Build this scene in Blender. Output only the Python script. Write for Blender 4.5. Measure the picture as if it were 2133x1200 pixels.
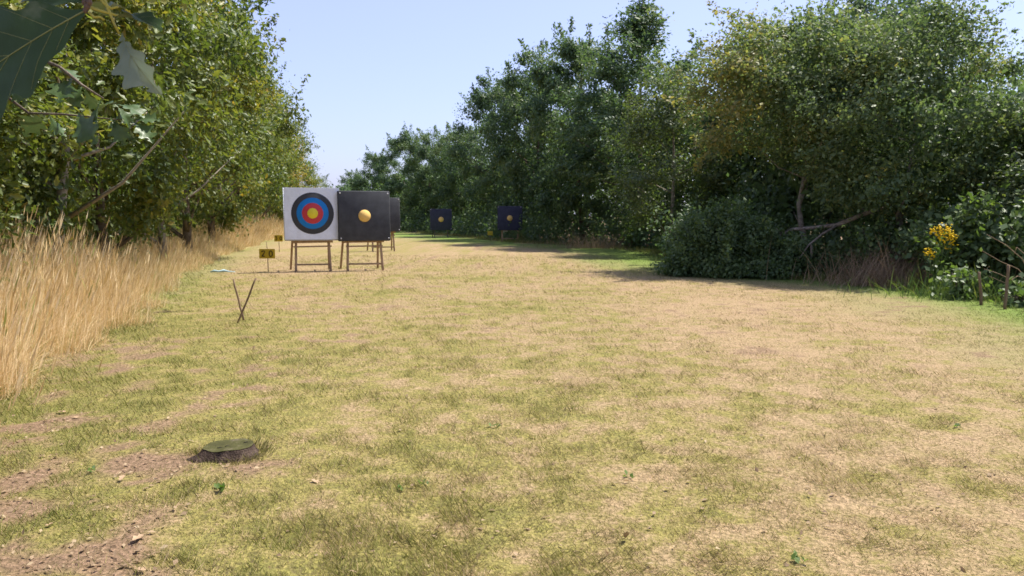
import bpy, math, random
import numpy as np
from mathutils import Vector, Matrix

for o in list(bpy.data.objects):
    bpy.data.objects.remove(o, do_unlink=True)
scene = bpy.context.scene
col = scene.collection

# ------------------------------------------------------------------ camera
F, W, H = 1600.0, 2133.0, 1200.0
CAM_Z = 1.31
PITCH = math.atan(150.0 / F)
cam_d = bpy.data.cameras.new('camera')
cam_d.sensor_width = 36.0
cam_d.lens = F / W * 36.0
cam_d.clip_start = 0.05
cam_d.clip_end = 3000
cam_d.dof.use_dof = True
cam_d.dof.focus_distance = 1.45
cam_d.dof.aperture_fstop = 27.0 / 1.6
cam = bpy.data.objects.new('camera', cam_d)
cam.location = (0, 0, CAM_Z)
cam.rotation_euler = (math.pi / 2 - PITCH, 0, 0)
col.objects.link(cam)
scene.camera = cam

# ------------------------------------------------------------------ sky, sun, exposure
SUN_AZ, SUN_EL = math.radians(62), math.radians(61)      # azimuth to the right of straight ahead (+Y)
world = bpy.data.worlds.new('World')
scene.world = world
world.use_nodes = True
wn = world.node_tree.nodes
wl = world.node_tree.links
bg = wn['Background']
sky = wn.new('ShaderNodeTexSky')
sky.sky_type = 'NISHITA'
sky.sun_disc = False
sky.sun_elevation = SUN_EL
sky.sun_rotation = SUN_AZ
sky.air_density = 1.0
sky.dust_density = 1.7
sky.ozone_density = 4.0
hz = wn.new('ShaderNodeMix'); hz.data_type = 'RGBA'          # a thin even summer haze over the whole sky
hz.inputs[0].default_value = .45
wl.new(sky.outputs[0], hz.inputs[6])
hz.inputs[7].default_value = (2.7, 2.6, 5.0, 1)
wl.new(hz.outputs[2], bg.inputs[0])
bg.inputs[1].default_value = 0.108
sun_d = bpy.data.lights.new('sun', 'SUN')
sun_d.energy = 3.9
sun_d.angle = math.radians(0.55)
sun_d.color = (1.0, 0.95, 0.86)
sun = bpy.data.objects.new('sun', sun_d)
sdir = Vector((math.sin(SUN_AZ) * math.cos(SUN_EL), math.cos(SUN_AZ) * math.cos(SUN_EL), math.sin(SUN_EL)))
sun.rotation_euler = sdir.to_track_quat('Z', 'Y').to_euler()
sun.location = (8, 5, 20)
col.objects.link(sun)
vs = scene.view_settings
vs.view_transform = 'Standard'
vs.look = 'None'
vs.exposure = 1.2
vs.gamma = 1.0
vs.use_curve_mapping = False
scene.render.engine = 'CYCLES'

# ------------------------------------------------------------------ pixels to places
FW = np.array([0, math.cos(PITCH), -math.sin(PITCH)])
UP = np.array([0, math.sin(PITCH), math.cos(PITCH)])
RT = np.array([1.0, 0, 0])
CAM = np.array([0, 0, CAM_Z])


def ray(u, v):
    return FW + RT * (u - W / 2) / F + UP * (H / 2 - v) / F


def G(u, v):                    # where the line of sight meets the ground
    r = ray(u, v)
    return CAM + r * (CAM_Z / -r[2])


def A(u, v, D):                 # the point on the line of sight D metres ahead (along +Y)
    r = ray(u, v)
    return CAM + r * (D / r[1])


def zat(v, D):
    return A(W / 2, v, D)[2]


# ------------------------------------------------------------------ noise and the lie of the land
def vnoise(x, y, seed=0):
    x = np.asarray(x, float); y = np.asarray(y, float)
    xi = np.floor(x).astype(np.int64); yi = np.floor(y).astype(np.int64)
    fx = x - xi; fy = y - yi
    fx = fx * fx * (3 - 2 * fx); fy = fy * fy * (3 - 2 * fy)

    def h(a, b):
        n = (a * 374761393 + b * 668265263 + seed * 1442695041) & 0x7fffffff
        n = ((n ^ (n >> 13)) * 1274126177) & 0x7fffffff
        n = n ^ (n >> 16)
        return (n & 0xffff) / 65535.0
    a = h(xi, yi); b = h(xi + 1, yi); c = h(xi, yi + 1); d = h(xi + 1, yi + 1)
    return (a * (1 - fx) + b * fx) * (1 - fy) + (c * (1 - fx) + d * fx) * fy


def fbm(x, y, seed=0, octv=4):
    s = 0; a = 0.5; t = 0
    for k in range(octv):
        s = s + a * vnoise(x * 2 ** k + 13.7 * k, y * 2 ** k - 7.1 * k, seed + k)
        t += a; a *= 0.55
    return s / t


def sstep(a, b, x):
    t = np.clip((x - a) / (b - a), 0, 1)
    return t * t * (3 - 2 * t)


RB = np.array([G(*p)[:2] for p in [(2400, 690), (2133, 634), (1950, 607), (1760, 588), (1560, 575), (1440, 553), (1340, 523),
                                   (1200, 511), (1080, 506), (960, 493), (830, 481.5), (770, 478)]])
LB = np.array([G(*p)[:2] for p in [(-300, 1180), (-60, 900), (150, 745), (270, 672), (400, 572), (470, 533), (540, 507), (575, 498)]])
RB = np.vstack([[RB[0] + (RB[0] - RB[1]) * 4], RB, [[-20.0, 85.0], [-40, 130]]])
LB = np.vstack([[[-2.6, -6.0]], LB, [LB[-1] + (LB[-1] - LB[-2]) * 5]])


def xright(y): return np.interp(y, RB[:, 1], RB[:, 0])
def xleft(y): return np.interp(y, LB[:, 1], LB[:, 0])


SOIL = [G(110, 880), G(70, 1010), G(330, 962), G(20, 1080), G(215, 775), G(480, 985), G(30, 930), G(160, 1150)]
SOILR = [.36, .30, .30, .42, .24, .17, .34, .34]


def masks(x, y):
    r = np.hypot(x, y)
    n1 = fbm(x * .9, y * .55, 3, 4)
    n2 = fbm(x * 4.5, y * 4.5, 11, 3)
    n3 = fbm(x * .22, y * .22, 29, 2)
    dry = .53 + .62 * (n1 - .5) + .75 * (n2 - .5) + .35 * (n3 - .5)
    dry = dry + .16 * sstep(-.5, 1.6, x / np.maximum(r, 1) * 4) - .30 * sstep(.2, -2.4, x + .12 * y) * sstep(12, 5, y)
    dry = dry + .12 * sstep(10, 18, y)
    soil = np.zeros_like(dry)
    for p, s in zip(SOIL, SOILR):
        soil = np.maximum(soil, np.exp(-(((x - p[0]) / (s * 1.5)) ** 2 + ((y - p[1]) / s) ** 2)))
    soil = sstep(.35, .95, soil * .9 + 1.5 * (n2 - .5) + .7 * (fbm(x * 14, y * 14, 19, 2) - .5) + .5 * (n1 - .5))
    soil = np.maximum(soil, .85 * sstep(.62, .76, n2 * .6 + n1 * .4 + .10 * sstep(-.6, -2.2, x) * sstep(11, 6, y)))
    dR = x - xright(y)
    dL = xleft(y) - x
    wood = np.maximum(sstep(.1, 1.2, dR + (n2 - .5)), sstep(1.6, 3.4, dL))
    soil = np.maximum(soil, wood * .95)
    wf = 1 + np.maximum(y - 24, 0) / 28
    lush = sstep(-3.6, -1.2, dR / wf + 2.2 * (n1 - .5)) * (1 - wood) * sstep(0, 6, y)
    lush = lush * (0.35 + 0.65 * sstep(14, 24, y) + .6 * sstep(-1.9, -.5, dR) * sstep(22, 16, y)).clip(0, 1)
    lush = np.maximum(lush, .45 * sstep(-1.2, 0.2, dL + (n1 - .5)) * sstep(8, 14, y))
    return dry.clip(0, 1), soil.clip(0, 1), lush.clip(0, 1)


def gz(x, y):
    x = np.asarray(x, float); y = np.asarray(y, float)
    near = sstep(14, 5, np.hypot(x, y))
    z = .022 * (fbm(x * 1.6, y * 1.6, 41, 3) - .5) * (0.4 + near) + .016 * near * (fbm(x * 8, y * 8, 51, 2) - .5) * 1.8
    for p in (STUMP,):
        z = z * (1 - np.exp(-((x - p[0]) ** 2 + (y - p[1]) ** 2) / .05))
    return z


STUMP = G(478, 948)

# ------------------------------------------------------------------ mesh and object helpers
def mesh_np(name, verts, faces, mat=None, vc=None, smooth=False):
    """faces: list of integer arrays (n,k)"""
    verts = np.asarray(verts, np.float32)
    me = bpy.data.meshes.new(name)
    fl = [np.asarray(f, np.int32) for f in (faces if isinstance(faces, list) else [faces]) if len(f)]
    nl = sum(f.size for f in fl); npoly = sum(f.shape[0] for f in fl)
    me.vertices.add(len(verts)); me.loops.add(nl); me.polygons.add(npoly)
    me.vertices.foreach_set('co', verts.ravel())
    me.loops.foreach_set('vertex_index', np.concatenate([f.ravel() for f in fl]))
    tot = np.concatenate([np.full(f.shape[0], f.shape[1], np.int32) for f in fl])
    st = np.concatenate([[0], np.cumsum(tot)[:-1]]).astype(np.int32)
    me.polygons.foreach_set('loop_start', st)
    me.polygons.foreach_set('loop_total', tot)
    if smooth:
        me.polygons.foreach_set('use_smooth', np.ones(npoly, bool))
    me.update(calc_edges=True)
    if vc is not None:
        a = me.color_attributes.new('vc', 'FLOAT_COLOR', 'POINT')
        c = np.ones((len(verts), 4), np.float32); c[:, :vc.shape[1]] = vc
        a.data.foreach_set('color', c.ravel())
    if mat is not None:
        me.materials.append(mat)
    return me


def link(name, me, parent=None, loc=None):
    o = bpy.data.objects.new(name, me)
    col.objects.link(o)
    if parent is not None: o.parent = parent
    if loc is not None: o.location = loc
    return o


def tag(o, label=None, cat=None, group=None, kind=None):
    if label: o['label'] = label
    if cat: o['category'] = cat
    if group: o['group'] = group
    if kind: o['kind'] = kind
    return o


def thing(name, label, cat, loc=(0, 0, 0), rz=0, group=None):
    o = bpy.data.objects.new(name, None)
    o.empty_display_size = .1
    col.objects.link(o)
    o.location = loc; o.rotation_euler = (0, 0, rz)
    return tag(o, label, cat, group)


class MB:
    def __init__(s): s.v = []; s.f = {}; s.n = 0

    def add(s, v, f):
        v = np.asarray(v, float)
        for q in f:
            s.f.setdefault(len(q), []).append([i + s.n for i in q])
        s.v.append(v); s.n += len(v)

    def box(s, cx, cy, cz, sx, sy, sz, rot=None, org=None):
        v = np.array([[x, y, z] for z in (-.5, .5) for y in (-.5, .5) for x in (-.5, .5)]) * (sx, sy, sz)
        if rot is not None: v = v @ np.array(rot).T
        v = v + (cx, cy, cz)
        s.add(v, [(0, 2, 3, 1), (4, 5, 7, 6), (0, 1, 5, 4), (2, 6, 7, 3), (0, 4, 6, 2), (1, 3, 7, 5)])

    def bar(s, a, b, w, d):
        """a plank of section w x d from a to b (w kept as level as it can be)"""
        a = np.asarray(a, float); b = np.asarray(b, float)
        t = b - a; L = np.linalg.norm(t); t /= L
        ref = np.array([0, 0, 1.]) if abs(t[2]) < .8 else np.array([0, 1., 0])
        p = np.cross(ref, t); p /= np.linalg.norm(p); q = np.cross(t, p)
        if abs(t[2]) >= .8: wv, dv = p * w / 2, q * d / 2
        else: wv, dv = q * w / 2, p * d / 2
        v = [e + i * wv + j * dv for e in (a, b) for j in (-1, 1) for i in (-1, 1)]
        s.add(v, [(0, 2, 3, 1), (4, 5, 7, 6), (0, 1, 5, 4), (2, 6, 7, 3), (0, 4, 6, 2), (1, 3, 7, 5)])

    def tube(s, pts, rad, n=8, cap=True, wob=0, rng=None):
        pts = np.asarray(pts, float); k = len(pts)
        rad = np.broadcast_to(rad, (k,)) if np.ndim(rad) == 0 else np.asarray(rad)
        t = np.gradient(pts, axis=0); t /= np.linalg.norm(t, axis=1)[:, None] + 1e-9
        ref = np.array([1., 0, 0]) if abs(t[0][0]) < .7 else np.array([0, 1., 0])
        V = []
        for i in range(k):
            p = np.cross(t[i], ref); p /= np.linalg.norm(p) + 1e-9; q = np.cross(t[i], p)
            ref = np.cross(p, t[i]); 
            an = np.arange(n) / n * 2 * math.pi
            rr = rad[i] * (1 + (wob * rng.uniform(-1, 1, n) if wob else 0))
            V.append(pts[i] + (np.cos(an) * rr)[:, None] * p + (np.sin(an) * rr)[:, None] * q)
        f = [(i * n + j, i * n + (j + 1) % n, (i + 1) * n + (j + 1) % n, (i + 1) * n + j) for i in range(k - 1) for j in range(n)]
        if cap: f += [tuple(range(n))[::-1], tuple((k - 1) * n + j for j in range(n))]
        s.add(np.vstack(V), f)

    def mesh(s, name, mat=None, smooth=False):
        return mesh_np(name, np.vstack(s.v), [np.array(f) for f in s.f.values()], mat, smooth=smooth)

    def build(s, name, mat, parent=None, smooth=False, bevel=0):
        o = link(name, s.mesh(name, mat, smooth), parent)
        if bevel:
            m = o.modifiers.new('bevel', 'BEVEL'); m.width = bevel; m.segments = 2; m.limit_method = 'ANGLE'
        return o


# ------------------------------------------------------------------ materials
def newmat(name):
    m = bpy.data.materials.new(name); m.use_nodes = True
    nt = m.node_tree
    return m, nt, nt.nodes['Principled BSDF'], nt.nodes['Material Output']


def ramp(nt, fac, stops, interp='LINEAR'):
    r = nt.nodes.new('ShaderNodeValToRGB'); e = r.color_ramp.elements
    r.color_ramp.interpolation = interp
    while len(e) < len(stops): e.new(.5)
    for i, (p, c) in enumerate(stops): e[i].position = p; e[i].color = (*c, 1)
    nt.links.new(fac, r.inputs[0])
    return r.outputs[0]


def mixc(nt, fac, a, b, mode='MIX'):
    m = nt.nodes.new('ShaderNodeMix'); m.data_type = 'RGBA'; m.blend_type = mode
    for sock, val in ((m.inputs[0], fac), (m.inputs[6], a), (m.inputs[7], b)):
        if isinstance(val, bpy.types.NodeSocket): nt.links.new(val, sock)
        elif isinstance(val, tuple): sock.default_value = (*val, 1)
        else: sock.default_value = val
    return m.outputs[2]


def noise(nt, scale, detail=4, vec=None, rough=.6):
    n = nt.nodes.new('ShaderNodeTexNoise'); n.inputs['Scale'].default_value = scale
    n.inputs['Detail'].default_value = detail; n.inputs['Roughness'].default_value = rough
    if vec is None:
        tc = nt.nodes.new('ShaderNodeTexCoord'); vec = tc.outputs['Object']
    nt.links.new(vec, n.inputs['Vector'])
    return n.outputs['Fac']


def maprange(nt, val, a, b, c, d):
    m = nt.nodes.new('ShaderNodeMapRange')
    nt.links.new(val, m.inputs[0])
    for i, x in enumerate((a, b, c, d)): m.inputs[i + 1].default_value = x
    return m.outputs[0]


def mathn(nt, op, a, b):
    m = nt.nodes.new('ShaderNodeMath'); m.operation = op
    for s, v in zip(m.inputs, (a, b)):
        if isinstance(v, bpy.types.NodeSocket): nt.links.new(v, s)
        else: s.default_value = v
    return m.outputs[0]


def bump(nt, bs, h, strength=.4, dist=.01):
    b = nt.nodes.new('ShaderNodeBump'); b.inputs['Strength'].default_value = strength; b.inputs['Distance'].default_value = dist
    nt.links.new(h, b.inputs['Height']); nt.links.new(b.outputs[0], bs.inputs['Normal'])


def plain(name, c, rough=.6, var=.25, scale=12, spec=.3, metal=0, bumps=.2, c2=None, bdist=.003):
    m, nt, bs, out = newmat(name)
    n = noise(nt, scale, 5)
    lo = tuple(x * (1 - var) for x in c); hi = c2 if c2 else tuple(min(1, x * (1 + var)) for x in c)
    nt.links.new(ramp(nt, n, [(.3, lo), (.7, hi)]), bs.inputs['Base Color'])
    bs.inputs['Roughness'].default_value = rough; bs.inputs['Specular IOR Level'].default_value = spec; bs.inputs['Metallic'].default_value = metal
    if bumps: bump(nt, bs, noise(nt, scale * 4, 4), bumps, bdist)
    return m


def wood(name, c1, c2, sc=(30, 30, 2.5)):
    m, nt, bs, out = newmat(name)
    tc = nt.nodes.new('ShaderNodeTexCoord'); mp = nt.nodes.new('ShaderNodeMapping'); mp.inputs['Scale'].default_value = sc
    nt.links.new(tc.outputs['Object'], mp.inputs['Vector'])
    n = noise(nt, 1.0, 5, mp.outputs[0]); n2 = noise(nt, 3.0, 3)
    c = ramp(nt, n, [(.3, c1), (.7, c2)])
    c = mixc(nt, maprange(nt, n2, .45, .75, 0, .5), c, tuple(x * .55 for x in c1))
    nt.links.new(c, bs.inputs['Base Color']); bs.inputs['Roughness'].default_value = .75; bs.inputs['Specular IOR Level'].default_value = .2
    bump(nt, bs, n, .4, .003)
    return m


STRAW, STRAW2 = (.40, .285, .16), (.325, .245, .12)
GREEN, GREEN2 = (.29, .25, .075), (.20, .19, .052)


def grass_mat(name, blade):
    m, nt, bs, out = newmat(name)
    at = nt.nodes.new('ShaderNodeAttribute'); at.attribute_name = 'vc'
    sep = nt.nodes.new('ShaderNodeSeparateColor'); nt.links.new(at.outputs['Color'], sep.inputs[0])
    dry, soil, lush = sep.outputs[0], sep.outputs[1], sep.outputs[2]
    if not blade:
        n1 = noise(nt, 6.0, 6); n2 = noise(nt, 45.0, 4); n3 = noise(nt, 1.1, 5)
        d = mathn(nt, 'ADD', dry, maprange(nt, n1, .25, .75, -.38, .38))
        d = mathn(nt, 'ADD', d, maprange(nt, n2, .25, .75, -.3, .3))
        d = mathn(nt, 'ADD', d, maprange(nt, n3, .3, .7, -.12, .12))
        c = ramp(nt, d, [(.12, GREEN2), (.42, GREEN), (.62, STRAW2), (.92, STRAW)])
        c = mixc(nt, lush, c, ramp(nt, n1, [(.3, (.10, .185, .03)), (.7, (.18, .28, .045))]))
        c = mixc(nt, soil, c, ramp(nt, n2, [(.3, (.14, .088, .054)), (.7, (.31, .205, .13))]))
        c = mixc(nt, maprange(nt, n2, .3, .6, .75, 0), c, (.13, .095, .05))  # dark thatch mottle, also painted in as shade between the blades
        bump(nt, bs, n2, .9, .03)
        nt.links.new(c, bs.inputs['Base Color'])
        bs.inputs['Roughness'].default_value = .9; bs.inputs['Specular IOR Level'].default_value = .1
        return m
    c = ramp(nt, dry, [(.10, (.18, .195, .042)), (.40, (.32, .285, .08)), (.6, (.37, .29, .14)), (.95, (.53, .395, .235))])
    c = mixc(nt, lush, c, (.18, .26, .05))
    c = mixc(nt, 1.0, c, ramp(nt, soil, [(0, (.36, .36, .36)), (1, (1.36, 1.36, 1.36))]), 'MULTIPLY')
    bs.inputs['Roughness'].default_value = .6; bs.inputs['Specular IOR Level'].default_value = .25
    nt.links.new(c, bs.inputs['Base Color'])
    tr = nt.nodes.new('ShaderNodeBsdfTranslucent'); nt.links.new(c, tr.inputs[0])
    mx = nt.nodes.new('ShaderNodeMixShader'); mx.inputs[0].default_value = .32
    nt.links.new(bs.outputs[0], mx.inputs[1]); nt.links.new(tr.outputs[0], mx.inputs[2]); nt.links.new(mx.outputs[0], out.inputs[0])
    return m


def leaf_mat(name, stops, trans=.35, tcol=(1.5, 1.7, .6), rough=.45, spec=.45):
    """vc.r: which colour of the ramp"""
    m, nt, bs, out = newmat(name)
    at = nt.nodes.new('ShaderNodeAttribute'); at.attribute_name = 'vc'
    sep = nt.nodes.new('ShaderNodeSeparateColor'); nt.links.new(at.outputs['Color'], sep.inputs[0])
    c = ramp(nt, sep.outputs[0], stops)
    nt.links.new(c, bs.inputs['Base Color']); bs.inputs['Roughness'].default_value = rough; bs.inputs['Specular IOR Level'].default_value = spec
    tr = nt.nodes.new('ShaderNodeBsdfTranslucent'); nt.links.new(mixc(nt, 1.0, c, tcol, 'MULTIPLY'), tr.inputs[0])
    mx = nt.nodes.new('ShaderNodeMixShader'); mx.inputs[0].default_value = trans
    nt.links.new(bs.outputs[0], mx.inputs[1]); nt.links.new(tr.outputs[0], mx.inputs[2]); nt.links.new(mx.outputs[0], out.inputs[0])
    return m


M = {}
M['ground'] = grass_mat('ground', False)
M['blade'] = grass_mat('grass_blade', True)
M['oak'] = leaf_mat('oak_leaf', [(0, (.04, .072, .024)), (.35, (.09, .132, .036)), (.7, (.155, .185, .048)), (.9, (.26, .24, .055)), (1, (.36, .25, .06))], .4, (1.45, 1.45, .6), .45, .35)
M['oak_dark'] = leaf_mat('wood_leaf', [(0, (.043, .08, .043)), (.4, (.082, .135, .062)), (.75, (.125, .178, .074)), (1, (.18, .205, .078))], .38, (1.35, 1.45, .8), rough=.5, spec=.3)
M['maple'] = leaf_mat('maple_leaf', [(0, (.07, .115, .055)), (.4, (.118, .172, .074)), (.75, (.17, .215, .085)), (1, (.28, .245, .08))], .42, (1.35, 1.4, .8), .5, .22)
M['pale'] = leaf_mat('pale_leaf', [(0, (.055, .085, .042)), (.5, (.105, .14, .062)), (1, (.17, .18, .07))], .35, rough=.5, spec=.3)
M['bramble'] = leaf_mat('bramble_leaf', [(0, (.045, .08, .034)), (.5, (.10, .15, .055)), (.9, (.18, .235, .075)), (1, (.28, .27, .08))], .32, rough=.48, spec=.28)
M['straw'] = leaf_mat('dry_stalk', [(0, (.34, .22, .09)), (.4, (.62, .46, .22)), (.93, (.86, .71, .45)), (1, (.32, .34, .10))], .3, (1.2, 1.05, .8), .6, .25)
M['brown_grass'] = leaf_mat('brown_stalk', [(0, (.19, .13, .08)), (.6, (.34, .245, .15)), (1, (.46, .36, .22))], .25, (1.1, 1, .8), .7, .15)
M['weed'] = leaf_mat('weed_leaf', [(0, (.06, .105, .022)), (1, (.15, .22, .05))], .35, rough=.55, spec=.2)
M['bark'] = plain('bark', (.13, .105, .08), .9, .45, 9, .15, bumps=.8, bdist=.02)
M['pale_bark'] = plain('pale_bark', (.27, .235, .18), .85, .35, 14, .15, bumps=.6, bdist=.01)
M['limb_bark'] = plain('limb_bark', (.27, .225, .17), .9, .45, 11, .1, bumps=1.0, bdist=.02)
M['timber'] = wood('weathered_timber', (.27, .175, .10), (.44, .31, .19))
M['stake'] = wood('stake_wood', (.13, .085, .05), (.25, .17, .10))
M['grey_timber'] = wood('grey_timber', (.10, .085, .07), (.18, .155, .13))


# ------------------------------------------------------------------ the ground: one sheet to the horizon
def graded(lo, hi, step, far_lo, far_hi, g=1.18):
    a = list(np.arange(lo, hi + 1e-6, step))
    s = step
    while a[-1] < far_hi: s *= g; a.append(a[-1] + s)
    s = step
    while a[0] > far_lo: s *= g; a.insert(0, a[0] - s)
    return np.array(a)


gx = graded(-6, 6.5, .055, -900, 900)
gy = graded(2.0, 13, .055, -400, 1600)
X, Y = np.meshgrid(gx, gy)
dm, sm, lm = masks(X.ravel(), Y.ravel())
Zg = gz(X.ravel(), Y.ravel()) - .05 * 0
nx, ny = len(gx), len(gy)
i0 = (np.arange(ny - 1)[:, None] * nx + np.arange(nx - 1)[None]).ravel()
quads = np.stack([i0, i0 + 1, i0 + nx + 1, i0 + nx], 1)
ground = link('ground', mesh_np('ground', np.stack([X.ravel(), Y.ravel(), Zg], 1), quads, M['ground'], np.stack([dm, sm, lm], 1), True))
tag(ground, 'dry mown archery field of patchy tan and green grass', 'ground', kind='structure')


# ------------------------------------------------------------------ strips of leaf and blade geometry
LOBED = (np.array([[0, 0, 0], [.0, .5, -.05], [0, 1, .02],
                   [.15, .22, .05], [.10, .36, .03], [.29, .55, .09], [.16, .72, .05], [.17, .86, .05],
                   [-.15, .22, .05], [-.10, .36, .03], [-.29, .55, .09], [-.16, .72, .05], [-.17, .86, .05]]),
         [np.array([[0, 3, 4, 1], [0, 1, 9, 8]]), np.array([[1, 4, 5], [1, 5, 6], [1, 10, 9], [1, 11, 10]]), np.array([[1, 6, 7, 2], [1, 2, 12, 11]])])
DIAMOND = (np.array([[0, 0, 0], [.27, .5, .07], [0, 1, 0], [-.27, .5, .07]]), [np.array([[0, 1, 2], [0, 2, 3]])])


def leaves(P, Yd, Zd, S, tmpl, rnd):
    """many leaves at P, pointing along Yd, facing Zd"""
    T, FS = tmpl
    n, k = len(P), len(T)
    Yd = Yd / (np.linalg.norm(Yd, axis=1)[:, None] + 1e-9)
    Xd = np.cross(Yd, Zd); Xd /= np.linalg.norm(Xd, axis=1)[:, None] + 1e-9
    Zd = np.cross(Xd, Yd)
    V = P[:, None] + S[:, None, None] * (T[None, :, 0:1] * Xd[:, None] + T[None, :, 1:2] * Yd[:, None] + T[None, :, 2:3] * Zd[:, None])
    F = [(np.arange(n)[:, None, None] * k + f[None]).reshape(-1, f.shape[1]) for f in FS]
    return V.reshape(-1, 3), F, np.repeat(rnd, k)


def leaf_mesh(name, P, Yd, Zd, S, tmpl, rnd, mat):
    V, Fs, c = leaves(P, Yd, Zd, S, tmpl, rnd)
    return mesh_np(name, V, Fs, mat, np.stack([c, c, c], 1))


def crown_points(rng, H, R, z0, n, ncl, top=.5, shoots=.5, rc=(.28, .60), surf=.5):
    """leaf places, outward directions and shade-independent random numbers of a crown"""
    zc, hz = (H + z0) / 2, (H - z0) / 2
    d = rng.normal(size=(ncl, 3)); d /= np.linalg.norm(d, axis=1)[:, None]
    lump = .72 + .5 * fbm(d[:, 0] * 2.2 + 5, d[:, 1] * 2.2 + d[:, 2] * 1.7, int(rng.integers(1, 999)), 3)
    rr = (surf + (1 - surf) * rng.random(ncl) ** .6) * lump
    taper = 1 - top * np.clip(d[:, 2], 0, 1) ** 1.3 * .55
    C = d * rr[:, None] * np.stack([R * taper, R * taper, np.full(ncl, hz)], 1); C[:, 2] += zc
    w = rng.random(ncl) + .35
    k = rng.choice(ncl, size=n, p=w / w.sum())
    rcl = rng.uniform(*rc, ncl)
    off = rng.normal(size=(n, 3)) * .55
    off[:, 2] *= .7
    P = C[k] + off * rcl[k][:, None]
    # shoots that feather the outline
    sd = d * .8 + rng.normal(size=(ncl, 3)) * .5 + np.array([0, 0, .55]); sd /= np.linalg.norm(sd, axis=1)[:, None]
    sl = rng.uniform(.35, 1.0, ncl) * (rng.random(ncl) < shoots)
    m = (rng.random(n) < .22) & (sl[k] > 0)
    t = rng.random(n)
    P[m] = (C[k] + sd[k] * (rcl[k] * .5 + sl[k] * t)[:, None] + rng.normal(size=(n, 3)) * (.11 * (1.15 - t))[:, None])[m]
    out = d[k]
    nrm = off / (np.linalg.norm(off, axis=1)[:, None] + 1e-6)
    nrm[m] = (sd[k] * .3 + rng.normal(size=(n, 3)) * .6)[m]
    P[:, 2] = np.maximum(P[:, 2], .12)
    cl_t = rng.random(ncl)[k]
    return P, out, cl_t, C, nrm


def crown_mesh(name, rng, H, R, z0, n, ncl, size, mat, tmpl=DIAMOND, yellow=None, **kw):
    P, out, cl, C, nrm = crown_points(rng, H, R, z0, n, ncl, **kw)
    Z = np.array([0, 0, .45]) + .35 * out + .95 * nrm + rng.normal(size=(n, 3)) * .38
    Yd = rng.normal(size=(n, 3)) + .5 * out - np.array([0, 0, .35])
    rnd = np.clip(.08 + .45 * rng.random(n) + .42 * cl + rng.normal(size=n) * .07, 0, 1)
    if yellow is not None: rnd = np.clip(rnd + yellow(P) * (.35 + .4 * rng.random(n)), 0, 1)
    S = size * np.exp(rng.normal(size=n) * .3).clip(.5, 1.7) * .95
    return leaf_mesh(name, P, Yd, Z, S, tmpl, rnd, mat), C


def trunk_mb(rng, H, r, C, nlimb=16, path=None, bend=.25, sides=8):
    mb = MB()
    if path is None:
        k = 7; t = np.linspace(0, 1, k)
        b = rng.normal(size=2) * bend
        path = np.stack([b[0] * np.sin(t * 3), b[1] * np.sin(t * 2.3), t * H * .86], 1)
    path = np.asarray(path, float)
    k = len(path)
    rad = r * (1 - .85 * np.linspace(0, 1, k)); rad[0] *= 1.35
    path[0, 2] -= .12
    mb.tube(path, rad, sides, wob=.06, rng=rng)
    zs = path[:, 2]
    for c in C[rng.choice(len(C), min(nlimb, len(C)), replace=False)]:
        zz = np.clip(c[2] - rng.uniform(.3, 1.1) - .25 * np.hypot(c[0], c[1]), .45, zs[-1] * .97)
        a = np.array([np.interp(zz, zs, path[:, 0]), np.interp(zz, zs, path[:, 1]), zz])
        ra = np.interp(zz, zs, rad) * .5
        m1 = a + (c - a) * .45 + np.array([0, 0, -.06]) + rng.normal(size=3) * .08
        mb.tube([a, m1, c], [ra, ra * .6, .006], 5)
    return mb


LEAN_SH = {}


def tree(name, label, cat, loc, crown_me, trunk_me, rz=0, sc=(1, 1, 1), group=None):
    t = thing(name, label, cat, loc, rz, group)
    t.scale = sc
    link('trunk', trunk_me, t)
    link('crown', crown_me, t)
    return t


# ------------------------------------------------------------------ tree kinds (shared by look-alikes further off)
rng = np.random.default_rng(7)
KIND = {}


def kind(key, H, R, z0, n, ncl, size, mat, bark='bark', tmpl=DIAMOND, r=.11, nl=16, path=None, **kw):
    cm, C = crown_mesh('crown', rng, H, R, z0, n, ncl, size, M[mat], tmpl, **kw)
    tm = trunk_mb(rng, H, r, C, nl, path).mesh('trunk', M[bark], True)
    KIND[key] = (cm, tm, H, R)


kind('near1', 7, 2.3, .75, 29000, 105, .105, 'oak', 'pale_bark', LOBED, .085)
kind('near2', 7, 2.4, .6, 29000, 105, .105, 'oak', 'bark', LOBED, .10)
kind('oak1', 7, 2.5, .6, 24000, 90, .10, 'oak')
kind('oak2', 7, 2.5, .5, 23000, 80, .11, 'oak')
kind('oak_y', 7, 2.2, .5, 22000, 120, .11, 'oak', yellow=lambda P: .8 * sstep(-.6, 1.2, P[:, 0] + .3 * (P[:, 2] - 3.5)))
kind('dark1', 8.5, 2.8, .3, 44000, 130, .125, 'oak_dark')
kind('dark2', 8.5, 2.8, .3, 42000, 110, .125, 'oak_dark', top=.6)
kind('dark3', 8.5, 2.7, .3, 42000, 100, .13, 'oak_dark', shoots=.7)
kind('spire', 10, 2.3, .4, 42000, 120, .115, 'oak_dark', top=1.5, shoots=.8)
kind('mapley', 5.8, 2.1, 2.4, 40000, 130, .085, 'maple', 'pale_bark', r=.075,
     yellow=lambda P: .5 * sstep(-.3, -1.5, P[:, 0] - .25 * (P[:, 2] - 3.5)),
     path=[(0.05, -.5, 0), (.10, -.52, .5), (-.02, -.53, .95), (-.10, -.55, 1.5), (-.02, -.55, 2.1), (.10, -.45, 2.9), (.05, -.1, 4.5)])
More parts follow.
